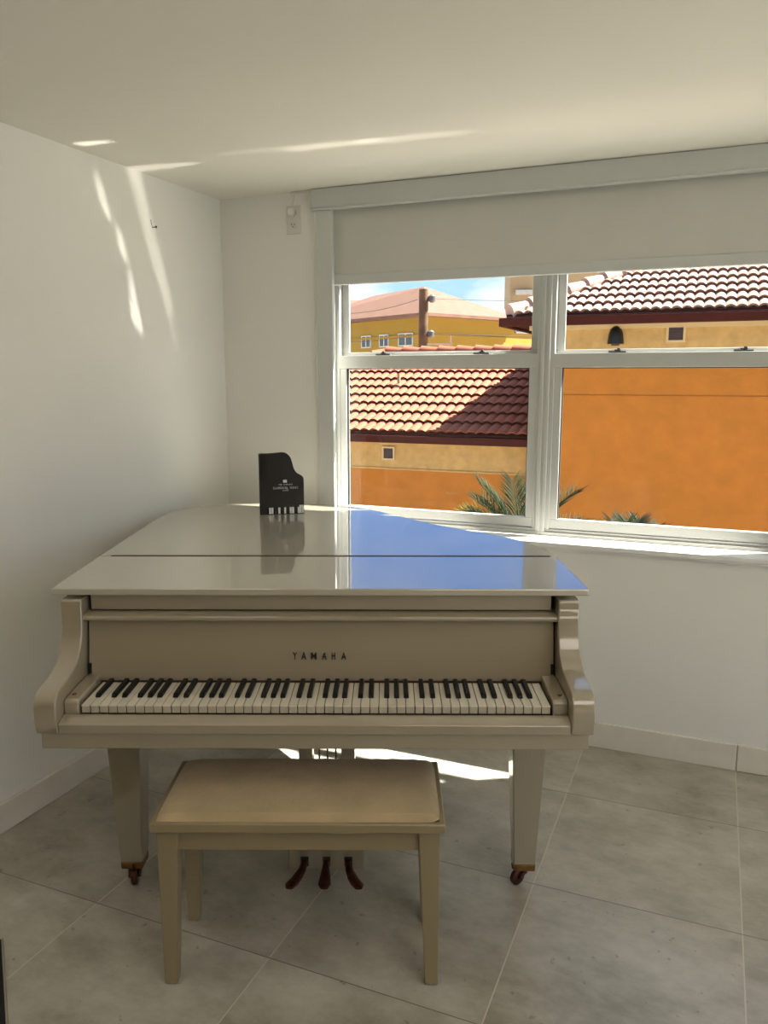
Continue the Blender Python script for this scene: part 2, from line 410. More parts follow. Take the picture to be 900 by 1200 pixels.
# arms with their scrolled fronts
prof = [(Yl(1.930), .670), (Yl(1.922), .705), (Yl(1.921), .740), (Yl(1.928), .762), (Yl(1.945), .776), (Yl(1.975), .783), (Yl(2.020), .789), (Yl(2.062), .802),
        (Yl(2.096), .826), (Yl(2.118), .862), (Yl(2.128), .905), (Yl(2.130), .950), (Yl(2.132), .972)]
pc = [(p.x, p.y) for p in spline([(a, b, 0) for a, b in prof], 4)]
out = pc+[(Yl(2.32), .972), (Yl(2.32), .670)]
for a, b in ((-.722, -.664), (.664, .722)):
    MB().prism(out, 'x', a, b).build('arm', LQ, pn, bevel=.005, segs=3)
kb = MB().box(-.716, .716, Yl(1.944), Yl(2.45), .622, .669)
kb.build('keybed', LQ, pn, bevel=.003)
MB().prism([(Yl(1.932), .669), (Yl(1.930), .694), (Yl(1.937), .699), (Yl(1.968), .708), (Yl(1.970), .669)], 'x', -.6635, .6635).build('key_slip', LQ, pn, bevel=.0015)
for sg in (-1, 1):
    a, b = sorted((sg*.6235, sg*.6635))
    k = MB().prism([(Yl(1.972), .67), (Yl(1.972), .737), (Yl(1.980), .745), (Yl(2.138), .752), (Yl(2.138), .67)], 'x', a, b).build('key_block', LQ, pn, bevel=.004, segs=3)
    MB().cyl((sg*.648, Yl(2.008), .747), (0, 0, 1), .0055, .004, 16).build('block_screw', M['brass'], k)
# fallboard with name, shelf over it and the panel under the lid
fb = MB().prism([(Yl(2.140), .735), (Yl(2.143), .747), (Yl(2.166), .91), (Yl(2.20), .91), (Yl(2.20), .70), (Yl(2.145), .70)], 'x', -.6595, .6595).build('fallboard', LQ, pn, bevel=.003)
MB().box(-.655, .655, Yl(2.132), Yl(2.150), .726, .7335).build('felt_strip', M['felt'], pn)
MB().prism([(Yl(2.140), .908), (Yl(2.136), .913), (Yl(2.136), .920), (Yl(2.142), .925), (Yl(2.20), .929), (Yl(2.20), .908)], 'x', -.672, .672).build('music_shelf', LQ, pn, bevel=.002)
MB().box(-.652, .652, Yl(2.172), Yl(2.20), .932, .976).build('front_panel', LQ, pn, bevel=.002)
MB().box(-.6635, .6635, Yl(2.201), Yl(2.24), .70, .978).build('pin_block', M['gasket'], pn)
for sg in (-1, 1):
    MB().box(sg*.655-.004, sg*.655+.004, Yl(2.143), Yl(2.150), .752, .782).build('fallboard_bracket', M['iron'], pn)
lt = MB()
cx = [208, 266, 332, 401, 461, 528]; cw = [29, 33, 38, 32, 25, 32]; q = .000432
glyphs(lt, 'YAMAHA', lambda i: ((cx[i]-368)*q, 0, cw[i]*q*.98, .0205), .0008, .014)
lo_ = lt.build('fallboard_lettering', M['letter'], pn, loc=(-.004, Yl(2.1465), .794)); lo_['label'] = 'black name lettering on the fallboard'
lo_.rotation_euler = (-math.atan2(.023, .163), 0, 0)
# keys
NW = 52; kp = 1.236/NW; x0 = -.618
wk = MB(); wk.box(.0012, kp-.0012, 0, .165, -.022, -.0035)
wk.cur = 1; wk.box(.0009, kp-.0009, -.002, .165, -.0035, 0)
proto = wk.build('white_key', [M['keyfront'], M['ivory']], pn, bevel=.0008, loc=(x0, Yl(1.974), .7305))
for i in range(1, NW): copy_child(proto, pn, dx=i*kp)
bk = MB()
vs = []
for (y, z, hw) in ((0, 0, .0072), (.007, .0112, .0060), (.115, .0120, .0062), (.115, 0, .0072)):
    vs += [(-hw, y, z), (hw, y, z)]
bk.add(vs, [(0, 1, 3, 2), (2, 3, 5, 4), (4, 5, 7, 6), (6, 7, 1, 0), (0, 2, 4, 6), (1, 7, 5, 3)])
bproto = None
for i in range(NW-1):
    note = 'ABCDEFG'[i % 7]
    if note in 'BE': continue
    off = {'A': .0, 'C': -.0022, 'D': .0022, 'F': -.003, 'G': 0.}[note] + (.002 if note == 'A' else 0)
    x = x0+(i+1)*kp+off
    if bproto is None:
        bproto = bk.build('black_key', M['ebony'], pn, bevel=.002, loc=(x, Yl(2.022), .7300))
    else:
        c = copy_child(bproto, pn); c.location.x = x
# legs with ferrule and caster
def leg(x, y, spin):
    l = MB().frustum((x, y, .078), .066, .066, (x, y, .630), .114, .114).build('leg', LQ, pn, bevel=.003)
    MB().frustum((x, y, .056), .066, .066, (x, y, .078), .068, .068).build('ferrule', M['brass'], l, bevel=.002)
    c, s = math.cos(spin), math.sin(spin)
    def R(px, py, pz): return (x+c*px-s*py, y+s*px+c*py, pz)
    fk = MB(); fk.tube([R(0, 0, .038), R(0, 0, .058)], .016, 14)
    for k in (-.014, .014):
        fk.tube([R(0, k, .044), R(-.012, k, .040), R(-.022, k, .026)], [.008, .007, .006], 8)
    fk.tube([R(-.022, -.019, .026), R(-.022, .019, .026)], .0045, 10)
    fk.tube([R(-.03, 0, .05), R(-.044, 0, .064), R(-.048, 0, .082)], [.004, .003, .002], 6)
    fk.build('caster_fork', M['rust'], l, smooth=True)
    w = MB(); ax = Vector(R(0, 1, 0))-Vector(R(0, 0, 0)); ce = Vector(R(-.022, 0, .026))
    w.tube([ce-ax*.009, ce-ax*.006, ce+ax*.006, ce+ax*.009], [.021, .0258, .0258, .021], 24)
    w.build('caster_wheel', M['rust'], l, smooth=True)
leg(-.615, Yl(2.305), math.radians(100)); leg(.618, Yl(2.300), math.radians(35)); leg(-.17, Yl(3.33), math.radians(160))
# pedal lyre
ly = MB().box(-.117, .117, Yl(2.252), Yl(2.40), .070, .165).build('pedal_lyre', LQ, pn, bevel=.003)
for sg in (-1, 1): MB().frustum((sg*.066, Yl(2.335), .165), .042, .06, (sg*.066, Yl(2.335), .655), .042, .06).build('lyre_post', LQ, ly, bevel=.003)
for dx in (-.026, .0, .026): MB().tube([(dx, Yl(2.34), .165), (dx, Yl(2.34), .655)], .0028, 8).build('pedal_rod', M['brass'], ly, smooth=True)
for i, dx in enumerate((-.068, 0, .068)):
    fl = (-.031, 0, .031)[i]
    pd = MB()
    path = [(dx, Yl(2.275), .098), (dx, Yl(2.245), .098), (dx+fl*.15, Yl(2.215), .094), (dx+fl*.6, Yl(2.185), .084), (dx+fl*1.0, Yl(2.164), .080), (dx+fl*1.12, Yl(2.150), .078)]
    wid = [.010, .010, .0125, .0175, .0195, .012]; th = [.008, .008, .008, .009, .009, .005]
    vs = []; seg = 12
    for (p, w_, t_) in zip(path, wid, th):
        for k in range(seg):
            a = 2*PI*k/seg; vs.append((p[0]+w_*math.cos(a), p[1], p[2]+t_*math.sin(a)))
    fs = [(i_*seg+k, i_*seg+(k+1) % seg, (i_+1)*seg+(k+1) % seg, (i_+1)*seg+k) for i_ in range(len(path)-1) for k in range(seg)]
    fs += [list(range(seg))[::-1], [(len(path)-1)*seg+k for k in range(seg)]]
    pd.add(vs, fs)
    o = pd.build('pedal', M['rust'], pn, smooth=True)
    MB().box(dx-.012, dx+.012, Yl(2.2495), Yl(2.256), .083, .114).build('pedal_slot', M['slot'], ly)

# ------------------------------------------------------------------ bench
bn = empty('piano_bench', (-.2175, 1.995, 0), math.radians(-.3), 'cream piano bench with a padded suede seat, in front of the white grand piano', 'bench')
hw, y0, y1 = .373, -.166, .170
MB().box(-hw, hw, y0, y1, .452, .478).build('seat_frame', M['bench'], bn, bevel=.004)
ap = MB()
ap.box(-.31, .31, y0+.030, y0+.050, .388, .452); ap.box(-.31, .31, y1-.050, y1-.030, .388, .452)
ap.box(-hw+.032, -hw+.052, y0+.066, y1-.066, .388, .452); ap.box(hw-.052, hw-.032, y0+.066, y1-.066, .388, .452)
ap.build('apron', M['bench'], bn, bevel=.002)
for sx in (-1, 1):
    for sy in (y0+.045, y1-.045):
        ox = sx*(hw-.040)
        iy = sy
        MB().frustum((sx*(hw-.030), iy, .004), .034, .034, (ox, iy, .452), .054, .054).build('leg', M['bench'], bn, bevel=.002)
        MB().cyl((sx*(hw-.030), iy, .002), (0, 0, 1), .012, .004, 14).build('glide', M['plastic'], bn.children[-1])
# cushion: a grid with tucked edges
cu = MB(); NX, NY = 48, 24; cxh = hw-.012
vs = []; fs = []
def rr(u): return 1-abs(u)**12
for j in range(NY+1):
    for i in range(NX+1):
        u = 2*i/NX-1; v = 2*j/NY-1
        e = min(1, max(0, rr(u))*1.0)*min(1, max(0, rr(v)))
        h = .020*e**.35+.006*(1-u*u)*(1-v*v)
        h += .0022*math.sin(i*1.9+.6*math.sin(i))*(abs(v)**10)*e**.3+.0022*math.sin(j*2.3)*(abs(u)**14)*e**.3
        cr = 1-.012*(abs(u)*abs(v))**6
        vs.append((cxh*u*cr, (y0+y1)/2+(.168-.010)*v*cr, .478+h))
W1 = NX+1
for j in range(NY):
    for i in range(NX): fs.append((j*W1+i, j*W1+i+1, (j+1)*W1+i+1, (j+1)*W1+i))
ring = [i for i in range(W1)]+[(j*W1+NX) for j in range(1, NY+1)]+[NY*W1+i for i in range(NX-1, -1, -1)]+[j*W1 for j in range(NY-1, 0, -1)]
fs.append(ring[::-1])
cu.add(vs, fs)
cu.build('seat_cushion', M['suede'], bn, smooth=True)

# ------------------------------------------------------------------ piano-shaped book box standing on the lid
b0 = Vector((-.527, 3.345)); b1 = Vector((-.345, 3.385)); dd = b1-b0
bo = empty('book', (b0.x, b0.y, 1.002), math.atan2(dd.y, dd.x), 'black grand-piano-shaped book standing upright on the closed piano lid', 'book')
bw = dd.length; bh = .262
k = bw/.186
prof = [(0, 0), (bw, 0), (bw, .158), (bw-.012, .166), (bw-.028, .176), (bw-.041, .196), (bw-.048, .222), (bw-.056, .246), (bw-.070, .260), (bw-.086, .2645), (bw-.11, .2635), (bw-.145, .261), (.0, .262)]
cvr = [(.0, 0), (bw, 0), (bw, .150)]+[(p.x, p.y) for p in spline([(a, b, 0) for a, b in prof[2:]], 3)][1:]
bd = MB(); bd.prism(cvr, 'y', 0, .004); bd.prism(cvr, 'y', .030, .034)
bd.build('cover', M['black'], bo, bevel=.0012)
MB().box(-.003, .006, .0015, .0325, 0, .262).build('spine', M['black'], bo, bevel=.002)
pg = [(x_*.97+.004, z_*.985) for x_, z_ in cvr]
MB().prism(pg, 'y', .004, .030).build('pages', M['white'], bo)
for a, b, h in ((.036, .044, .030), (.0455, .054, .030), (.075, .084, .030), (.100, .108, .030), (.124, .132, .030), (.1335, .1425, .030), (.158, .166, .030),
             ((bw-.021)/k, (bw-.012)/k, .038), ((bw-.0105)/k, (bw-.001)/k, .038)):
    MB().box(a*k, b*k, -.0008, .0002, .003, h).build('printed_key', M['white'], bo)
tx = MB()
def line(text, xc, base, width, h):
    n = len(text); p = width/n
    glyphs(tx, text, lambda i: (xc-width/2+p*(i+.5), base, p*.72 if text[i] != 'I' else p*.25, h), .0006)
line('THE COMPLETE', .108*k, .126, .060, .0050)
line('CLASSICAL MUSIC', .108*k, .110, .108, .0090)
line('GUIDE', .108*k, .101, .026, .0050)
tx.box(.098*k, .114*k, -.0006, .0002, .137, .149)
tx.build('cover_lettering', M['white'], bo)

# ------------------------------------------------------------------ outside
GZ = -3.2
gr = MB().box(-60, 60, T+.3, 110, GZ-.2, GZ).build('ground', M['grass'], rotz=RZ); gr['kind'] = 'structure'
def tile_plane(mb, E, U, L, run, SLOPE, left=0, right=0, pitch=.16, expo=.34, amp=.040, res=8):
    """wavy concrete tiles: E eave start, U unit vector along the eave, length L; the roof climbs SLOPE per metre of `run`.
    left/right: hips that cut the eave ends at 45 degrees."""
    E = Vector(E); U = Vector(U); G = Vector((-U.y, U.x, 0))
    if right == left == 0 and False: pass
    c = 1/math.sqrt(1+SLOPE**2)
    up = (G+Vector((0, 0, SLOPE)))*c; nr = up.cross(U); nr = -nr if nr.z < 0 else nr
    rows = int(run/c/expo)+1
    for r in range(rows):
        d0 = r*expo; d1 = d0+expo+.03
        dm = (d0+.15)*c
        a = left*dm; b = L-right*dm
        if b-a < pitch: continue
        n0 = int(round(a/pitch*res)); n1 = int(round(b/pitch*res))
        vs = []; fs = []
        jit = .3*pitch*((r*37) % 5-2)/6*0
        for i in range(n0, n1+1):
            x = i*pitch/res; ph = (x+jit)/pitch
            fr_ = abs((ph % 1)*2-1)
            h = amp*(1-fr_**1.9)
            p = E+U*x
            vs += [p+up*(d0+.07)+nr*(h-.012), p+up*d0+nr*(h+.056), p+up*d1+nr*h]
        m = n1-n0+1
        for i in range(m-1):
            o = 3*i; fs += [(o, o+3, o+4, o+1), (o+1, o+4, o+5, o+2)]
        mb.add(vs, fs)
def caps(mb, A, Bp, r=.12, step=.38):
    A = Vector(A); Bp = Vector(Bp); n = max(1, int((Bp-A).length/step)); d = (Bp-A)/n
    for i in range(n):
        mb.tube([A+d*i+Vector((0, 0, .02)), A+d*(i+1.08)+Vector((0, 0, -.01))], [r*1.12, r*.92], 12)

S_ = Vector((1, 0, 0)); T_ = Vector((0, 1, 0))
def house(name, label, s0, s1, t0, depth, ze, wall_in, zsplit, tile, split_ledge, cream_trim, slope, abut=False, pitch=.15, expo=.34):
    """L1: hip-roofed house, eave rectangle s0..s1 from t0, eave height ze; local origin at (s0,t0,GZ)"""
    r = empty(name, W(s0, t0, GZ), RZ, label, 'building')
    L = s1-s0; E = ze-GZ; q = wall_in
    rq = 0 if abut else q; rh = 0 if abut else 1
    up = MB().box(q, L-rq, q, depth-q, zsplit-GZ, E-.10); up.build('upper_wall', M['stucco_t'], r)
    lo = MB().box(q, L-rq, q, depth-q, 0, zsplit-GZ)
    lo.build('lower_wall', M['stucco_o'], r)
    if split_ledge: MB().box(q-.02, L-rq, q-.02, depth-q+.02, zsplit-GZ-.03, zsplit-GZ).build('ledge', M['stucco_t'], r)
    run = depth/2; zr = E+slope*run
    ro = MB()
    tile_plane(ro, (0, 0, E), S_, L, run, slope, 1, rh, pitch, expo)
    # hip end facing left: eave runs along t
    tile_plane(ro, (0, depth, E), -T_, depth, run, slope, 1, 1, pitch, expo)
    o = ro.build('roof_tiles', tile, r, smooth=True)
    dk = MB(); z = E-.012                                # deck under the tiles
    dk.add([(0, 0, z), (L, 0, z), (L, depth, z), (0, depth, z), (run, run, zr-.012), (L-run*rh, run, zr-.012)],
           [(0, 1, 5, 4), (1, 2, 5), (2, 3, 4, 5), (3, 0, 4), (3, 2, 1, 0)])
    dk.build('roof_deck', tile, r)
    cp = MB(); caps(cp, (0.05, .05, E+.05), (run, run, zr+.05)); caps(cp, (run, run, zr+.05), (L-run*rh, run, zr+.05), step=.40)
    cp.build('ridge_tiles', tile, r, smooth=True)
    g = MB(); gh = .135
    g.box(-.09, L, -.09, .01, E-.03-gh, E-.03); g.box(-.09, .01, .01, depth, E-.03-gh, E-.03)
    g.box(.01, L, .01, .03, E-.03, E+.03); g.box(.01, .03, .03, depth, E-.03, E+.03)
    g.build('gutter', M['gutter'], r, bevel=.01)
    sf = MB(); sf.box(.011, L, .011, q+.02, E-.13, E-.06); sf.box(.011, q+.02, q+.02, depth, E-.13, E-.06)
    sf.build('soffit', M['gutter'], r)
    MB().box(q-.03, L-rq, q-.035, q, E-.13-cream_trim, E-.13).box(q-.035, q, q-.035, depth-q, E-.13-cream_trim, E-.13).build('cornice', M['trim_c'], r)
    return r
# nearer, taller house on the right and the lower one on the left
hr = house('house', 'tall orange house with a pink tiled hip roof seen through the right window', -3.28, 14.0, 13.05, 8.4, 2.57, .36, 1.93, M['pinktile'], True, .085, .46)
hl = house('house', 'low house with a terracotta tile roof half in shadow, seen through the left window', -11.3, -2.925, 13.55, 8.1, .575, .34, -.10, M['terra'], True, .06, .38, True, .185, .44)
Q = lambda z: z-GZ
# groove in the orange wall
MB().box(.36, 16.9, .345, .362, Q(1.292), Q(1.303)).build('wall_joint', M['groove'], hr)
def vent(parent, x, z, w, y):
    v = MB(); f = .035
    v.box(x-w/2-f, x+w/2+f, y-.03, y, z-w/2-f, z-w/2); v.box(x-w/2-f, x+w/2+f, y-.03, y, z+w/2, z+w/2+f)
    v.box(x-w/2-f, x-w/2, y-.03, y, z-w/2, z+w/2); v.box(x+w/2, x+w/2+f, y-.03, y, z-w/2, z+w/2)
    o = v.build('vent_frame', M['trim_c'], parent)
    p = MB().box(x-w/2, x+w/2, y-.012, y+.002, z-w/2, z+w/2)
    for i in range(5):
        zz = z-w/2+w*(i+.5)/5; p.box(x-w/2, x+w/2, y-.022, y-.010, zz-.006, zz+.006)
    p.build('vent_louvre', M['ventd'], o)
def local_s(px, t):                                   # where a sight line meets a plane parallel to the window wall
    u = (px-450)/930; x_y = u/.99
    y = t/(CA+SA*x_y); return CA*x_y*y-SA*y
ww = 13.05+.36
vent(hr, local_s(781, ww)+3.28, Q(1.58+(445-394)/930*12.55), .215, .36)
vent(hl, local_s(455.5, 13.89)+11.3, Q(1.58-(534.5-445)/930*14.6), .19, .34)
# wall lamp: a dark half bell on the tan wall
wl = empty('wall_lamp', W(local_s(713, ww), ww, 1.58+(445-405)/930*12.5), RZ, 'dark bell-shaped wall lamp on the tan wall of the tall house beside its square vent', 'lamp')
lp = MB(); vs = []; seg = 14
prof = [(0, .155), (.003, .15), (.30, .12), (.275, .10), (.20, .06), (.0, .04)]
prof = [(.0, .128), (.03, .126), (.17, .108), (.23, .085), (.27, .05), (.285, .012)]
for z, rad in prof:
    for kx in range(seg+1):
        a = PI*kx/seg; vs.append((-rad*math.cos(a), -rad*1.2*math.sin(a), z))
fs = [(i*(seg+1)+kx, i*(seg+1)+kx+1, (i+1)*(seg+1)+kx+1, (i+1)*(seg+1)+kx) for i in range(len(prof)-1) for kx in range(seg)]
fs += [[kx for kx in range(seg+1)], [(len(prof)-1)*(seg+1)+kx for kx in range(seg+1)][::-1]]
fs += [[i*(seg+1) for i in range(len(prof))]+[i*(seg+1)+seg for i in range(len(prof)-1, -1, -1)]]
lp.add(vs, fs); lp.build('lamp_hood', M['iron'], wl, smooth=True)
MB().box(-.06, .06, -.06, 0, -.03, .02).build('lamp_glass', M['ventd'], wl, bevel=.01)
# vent pipe on the left roof
vt = 13.55+2.15; vs_ = local_s(467, vt)
zr_ = .575+.38*2.15
MB().cyl((vs_+11.3, 2.15, Q(zr_)+.12), (0, 0, 1), .035, .30, 12).tube([(vs_+11.3, 2.12, Q(zr_)-.02), (vs_+11.3, 2.12, Q(zr_)+.05)], [.12, .05], 12).build('vent_pipe', M['cream'], hl, smooth=True)

# ------------------------------------------------------------------ farther buildings
def pxpt(px, py, zc):                                 # a point on a sight line of the photograph at a depth
    u = (px-450)/930*zc; v = (py-600)/930*zc
    p = math.atan(157/930); return Vector((u, zc*math.cos(p)-v*math.sin(p), 1.58-zc*math.sin(p)-v*math.cos(p)))
# yellow house with two faces meeting behind the pole
c0 = pxpt(499, 366, 32); rot = math.atan2(.62, .78)
yb = empty('house', (c0.x, c0.y, GZ), rot, 'mustard yellow house with a salmon hip roof behind the wooden pole', 'building')
E = c0.z-GZ; Dx, Dy = 4.7, 9.5
MB().box(0, Dx, 0, Dy, 0, E).build('wall', M['yellow'], yb)
MB().box(-.05, Dx+.05, -.05, Dy+.05, E-.95, E-.85).build('band', M['yellow'], yb)
rf = MB(); o_ = .5; zr = E+1.35
rf.add([(-o_, -o_, E-.05), (Dx+o_, -o_, E-.05), (Dx+o_, Dy+o_, E-.05), (-o_, Dy+o_, E-.05), (2.0, 2.4, zr), (Dx-2.0, Dy-2.6, zr),
        (-o_, -o_, E-.17), (Dx+o_, -o_, E-.17), (Dx+o_, Dy+o_, E-.17), (-o_, Dy+o_, E-.17)],
       [(0, 1, 5, 4), (1, 2, 5), (2, 3, 4, 5), (3, 0, 4), (0, 6, 7, 1), (1, 7, 8, 2), (2, 8, 9, 3), (3, 9, 6, 0), (9, 8, 7, 6)])
rf.build('roof', M['salmon'], yb)
# its windows on the left face (x = 0 plane, running along y)
def far_window(parent, a, b, z0, z1):
    f = MB(); w = .045
    f.box(-.05, 0, a, b, z0, z0+w); f.box(-.05, 0, a, b, z1-w, z1); f.box(-.05, 0, a, a+w, z0+w, z1-w); f.box(-.05, 0, b-w, b, z0+w, z1-w)
    f.box(-.05, 0, (a+b)/2-w/2, (a+b)/2+w/2, z0+w, z1-w)
    o = f.build('window_frame', M['wframe'], parent)
    MB().box(-.02, .0, a+w, b-w, z0+w, z1-w).build('pane', M['pane'], o)
for a, b in ((.75, 1.7), (2.35, 3.0), (3.6, 4.3)):
    far_window(yb, a, b, Q(1.58+(445-408)/930*33), Q(1.58+(445-393)/930*33))
# lower wing with a lattice window, in line with the right face
E2 = E-.25
MB().box(Dx, Dx+5.5, .25, 5.5, 0, E2).build('wing_wall', M['yellow'], yb)
MB().add([(Dx, 0, E2), (Dx+5.8, 0, E2), (Dx+5.8, 5.8, E2), (Dx, 5.8, E2), (Dx, 2.9, E2+.95), (Dx+3, 2.9, E2+.95)],
         [(0, 1, 5, 4), (1, 2, 5), (2, 3, 4, 5), (3, 0, 4), (3, 2, 1, 0)]).build('wing_roof', M['cream'], yb)
lw = MB(); xw = 6.0; za, zb_ = Q(1.58+(445-393)/930*35.6), Q(1.58+(445-377)/930*35.6)
for (a, b, c, d_) in ((-.45, .45, za, za+.07), (-.45, .45, zb_-.07, zb_), (-.45, -.38, za, zb_), (.38, .45, za, zb_)): lw.box(xw+a, xw+b, .19, .25, c, d_)
for i in range(5):
    x_ = xw-.30+.15*i; lw.tube([(x_-.12, .22, za), (x_+.12, .22, zb_)], .014, 6); lw.tube([(x_+.12, .22, za), (x_-.12, .22, zb_)], .014, 6)
o = lw.build('lattice_window', M['wframe'], yb); MB().box(xw-.38, xw+.38, .235, .251, za+.07, zb_-.07).build('pane', M['pane'], o)
# tall pale yellow block far right
c1 = pxpt(598, 345, 46)
tb = empty('apartment_block', (c1.x, c1.y, GZ), math.radians(-6), 'tall pale yellow block rising behind the tiled eave corner', 'building')
tz = pxpt(598, 300, 46).z-GZ
MB().box(0, 8, 0, 8, 0, tz).build('wall', M['cream'], tb); MB().box(-.15, 8.15, -.15, 8.15, tz, tz+.3).build('parapet', M['trim_c'], tb)
lz = pxpt(610, 343, 46).z-GZ
MB().box(.3, 1.25, -.25, 0, lz-.13, lz+.13).build('ledge', M['wframe'], tb)
# beige building far left
c2 = pxpt(400, 352, 60)
bb2 = empty('house', (c2.x-5, c2.y, GZ), math.radians(4), 'distant beige building with a low salmon roof, left of the yellow house', 'building')
ez = c2.z-GZ-.3
MB().box(0, 10, 0, 8, 0, ez).build('wall', M['cream'], bb2)
MB().add([(-.4, -.4, ez), (10.4, -.4, ez), (10.4, 8.4, ez), (-.4, 8.4, ez), (4, 4, ez+.75), (6, 4, ez+.75)],
         [(0, 1, 5, 4), (1, 2, 5), (2, 3, 4, 5), (3, 0, 4), (3, 2, 1, 0)]).build('roof', M['salmon'], bb2)

# ------------------------------------------------------------------ utility pole and wires
pz = 23.0
pt_ = pxpt(496.5, 339, pz); pb_ = pxpt(496.5, 405, pz)
up_ = empty('utility_pole', (pt_.x, pt_.y, GZ), 0, 'weathered wooden utility pole with grey insulators before the yellow house', 'pole')
MB().tube([(0, 0, 0), (0, 0, (pt_.z-GZ)*.5), (0, 0, pt_.z-GZ)], [.165, .15, .135], 16).build('pole', M['wood'], up_, smooth=True)
for py, dx in ((350, .24), (391, .21)):
    z_ = pxpt(500, py, pz).z-GZ
    MB().tube([(dx, -.05, z_-.11), (dx, -.05, z_-.06), (dx, -.05, z_+.06), (dx, -.05, z_+.11)], [.05, .11, .11, .05], 14).tube([(0, -.05, z_), (dx, -.05, z_)], .025, 8).build('insulator', M['steel'], up_, smooth=True)
z_ = pxpt(500, 403, pz).z-GZ
MB().box(.1, .85, -.09, -.05, z_-.02, z_+.02).box(.78, .82, -.09, -.05, z_, z_+.24).build('bracket', M['wframe'], up_)
def wire(a, b, label, sag=.15):
    A, Bq = pxpt(*a), pxpt(*b); n = 14
    o0 = A.copy(); mb = MB()
    mb.tube([A.lerp(Bq, i/n)-o0-Vector((0, 0, sag*4*(i/n)*(1-i/n))) for i in range(n+1)], .008, 6)
    tag(mb.build('power_line', M['wire'], loc=o0), label, 'wire', 'overhead wires')
wire((380, 367, 26), (489.5, 351, pz), 'dark overhead wire climbing from the left to the pole top')
wire((380, 397, 26), (489.5, 391, pz), 'dark overhead wire meeting the pole at its lower insulator from the left')
wire((509.5, 350, pz), (700, 351, 24), 'dark overhead wire leaving the pole top towards the right', .05)
wire((508.5, 391, pz), (700, 392, 24), 'dark overhead wire running right from the lower insulator', .05)

# ------------------------------------------------------------------ palms below the window
def frond(parent, base, az, el, length, mtl, nl=25, leaf=.22, droop=.9, roll=0):
    mb = MB(); d = Vector((math.cos(az)*math.cos(el), math.sin(az)*math.cos(el), math.sin(el)))
    p = Vector(base); pts = [p.copy()]; n = 24
    for i in range(n):
        p = p+d*(length/n); d = (d+Vector((0, 0, -droop/n*.9))).normalized(); pts.append(p.copy())
    mb.tube(pts, [.011*(1-.8*i/n) for i in range(n+1)], 6)
    for j in range(nl):
        f = .14+.84*j/(nl-1); i = min(n-1, int(f*n)); c = pts[i].lerp(pts[i+1], f*n-i)
        tdir = (pts[i+1]-pts[i]).normalized(); side = tdir.cross(Vector((0, 0, 1))).normalized(); upv = side.cross(tdir)
        ll = leaf*(.55+.6*math.sin(PI*min(1, f*.9+.06)))*random.uniform(.9, 1.08)
        for sg in (-1, 1):
            out = (tdir*random.uniform(.55, .85)+side*sg*.8+Vector((0, 0, 1))*random.uniform(.25, .6)).normalized()
            wv = out.cross(upv).normalized()*.0058
            m1 = c+out*ll*.45; e1 = c+out*ll-Vector((0, 0, .06*ll)); th = upv*.0022
            mb.add([c-wv*.5, m1-wv, e1, m1+wv, c+wv*.5, m1+th*2], [(0, 1, 5), (1, 2, 5), (2, 3, 5), (3, 4, 5), (4, 0, 5), (4, 3, 2, 1, 0)])
    mb.build('frond', mtl, parent)
def palm(px, py, zc, fronds, label):
    c = pxpt(px, py, zc)
    r = empty('palm_tree', (c.x, c.y, GZ), 0, label, 'palm')
    h = c.z-GZ
    MB().tube([(0, 0, 0), (.03, 0, h*.4), (0, 0, h*.85), (0, 0, h)], [.11, .085, .075, .06], 14).build('trunk', M['bark'], r, smooth=True)
    for (az, el, ln, m_, lf) in fronds: frond(r, (0, 0, h-.03), math.radians(az), math.radians(el), ln, M[m_], leaf=lf)
palm(612, 642, 6.2, [(172, 68, .64, 'leaf', .24), (160, 48, .56, 'leafy', .24), (200, 60, .58, 'leaf', .22), (215, 30, .50, 'leafg', .26), (172, 26, .58, 'leafg', .25),
                     (190, 16, .66, 'leafg', .24), (150, 14, .70, 'leafg', .23), (182, 36, .50, 'leafg', .22), (165, 6, .74, 'leafg', .22), (62, 66, .62, 'leaf', .24), (12, 60, .62, 'leaf', .26), (20, 38, .58, 'leaf', .24),
                     (140, 60, .55, 'leaf', .24), (185, 52, .52, 'leaf', .24), (100, 72, .60, 'leaf', .22), (-40, 40, .5, 'leaf', .2), (260, 30, .5, 'leaf', .2)],
     'bushy palm with yellowish fronds rising behind the mullion between the windows')
palm(737, 650, 6.6, [(176, 24, .50, 'leafg', .20), (160, 44, .44, 'leafg', .20), (168, 60, .36, 'leaf', .20), (95, 80, .30, 'leaf', .20), (25, 50, .40, 'leafg', .20), (4, 24, .52, 'leafg', .20), (12, 60, .34, 'leaf', .2),
                     (270, 60, .34, 'leaf', .2), (120, 66, .36, 'leafg', .20), (55, 66, .36, 'leafg', .20), (180, 10, .50, 'leaf', .2), (0, 8, .52, 'leaf', .2)],
     'palm whose grey-green tips just show above the right window ledge')

# ------------------------------------------------------------------ sky, sun and added fill light
wd = bpy.data.worlds.new('sky'); SC.world = wd; wd.use_nodes = True
N, L = wd.node_tree.nodes, wd.node_tree.links
bg = N['Background']
tc = N.new('ShaderNodeTexCoord'); sp = N.new('ShaderNodeSeparateXYZ'); L.new(tc.outputs['Generated'], sp.inputs[0])
rp = N.new('ShaderNodeValToRGB'); e = rp.color_ramp.elements
e[0].position = 0; e[0].color = (.66, .82, .95, 1)
e[1].position = .13; e[1].color = (.42, .70, .97, 1)
for q_, c_ in ((.175, (.07, .31, .86, 1)), (.30, (.06, .28, .80, 1)), (.45, (.40, .55, .85, 1)), (1.0, (.62, .68, .80, 1))):
    x = e.new(q_); x.color = c_
L.new(sp.outputs['Z'], rp.inputs['Fac'])
mp = N.new('ShaderNodeMapping'); mp.inputs['Scale'].default_value = (1, 1, 2.6); L.new(tc.outputs['Generated'], mp.inputs['Vector'])
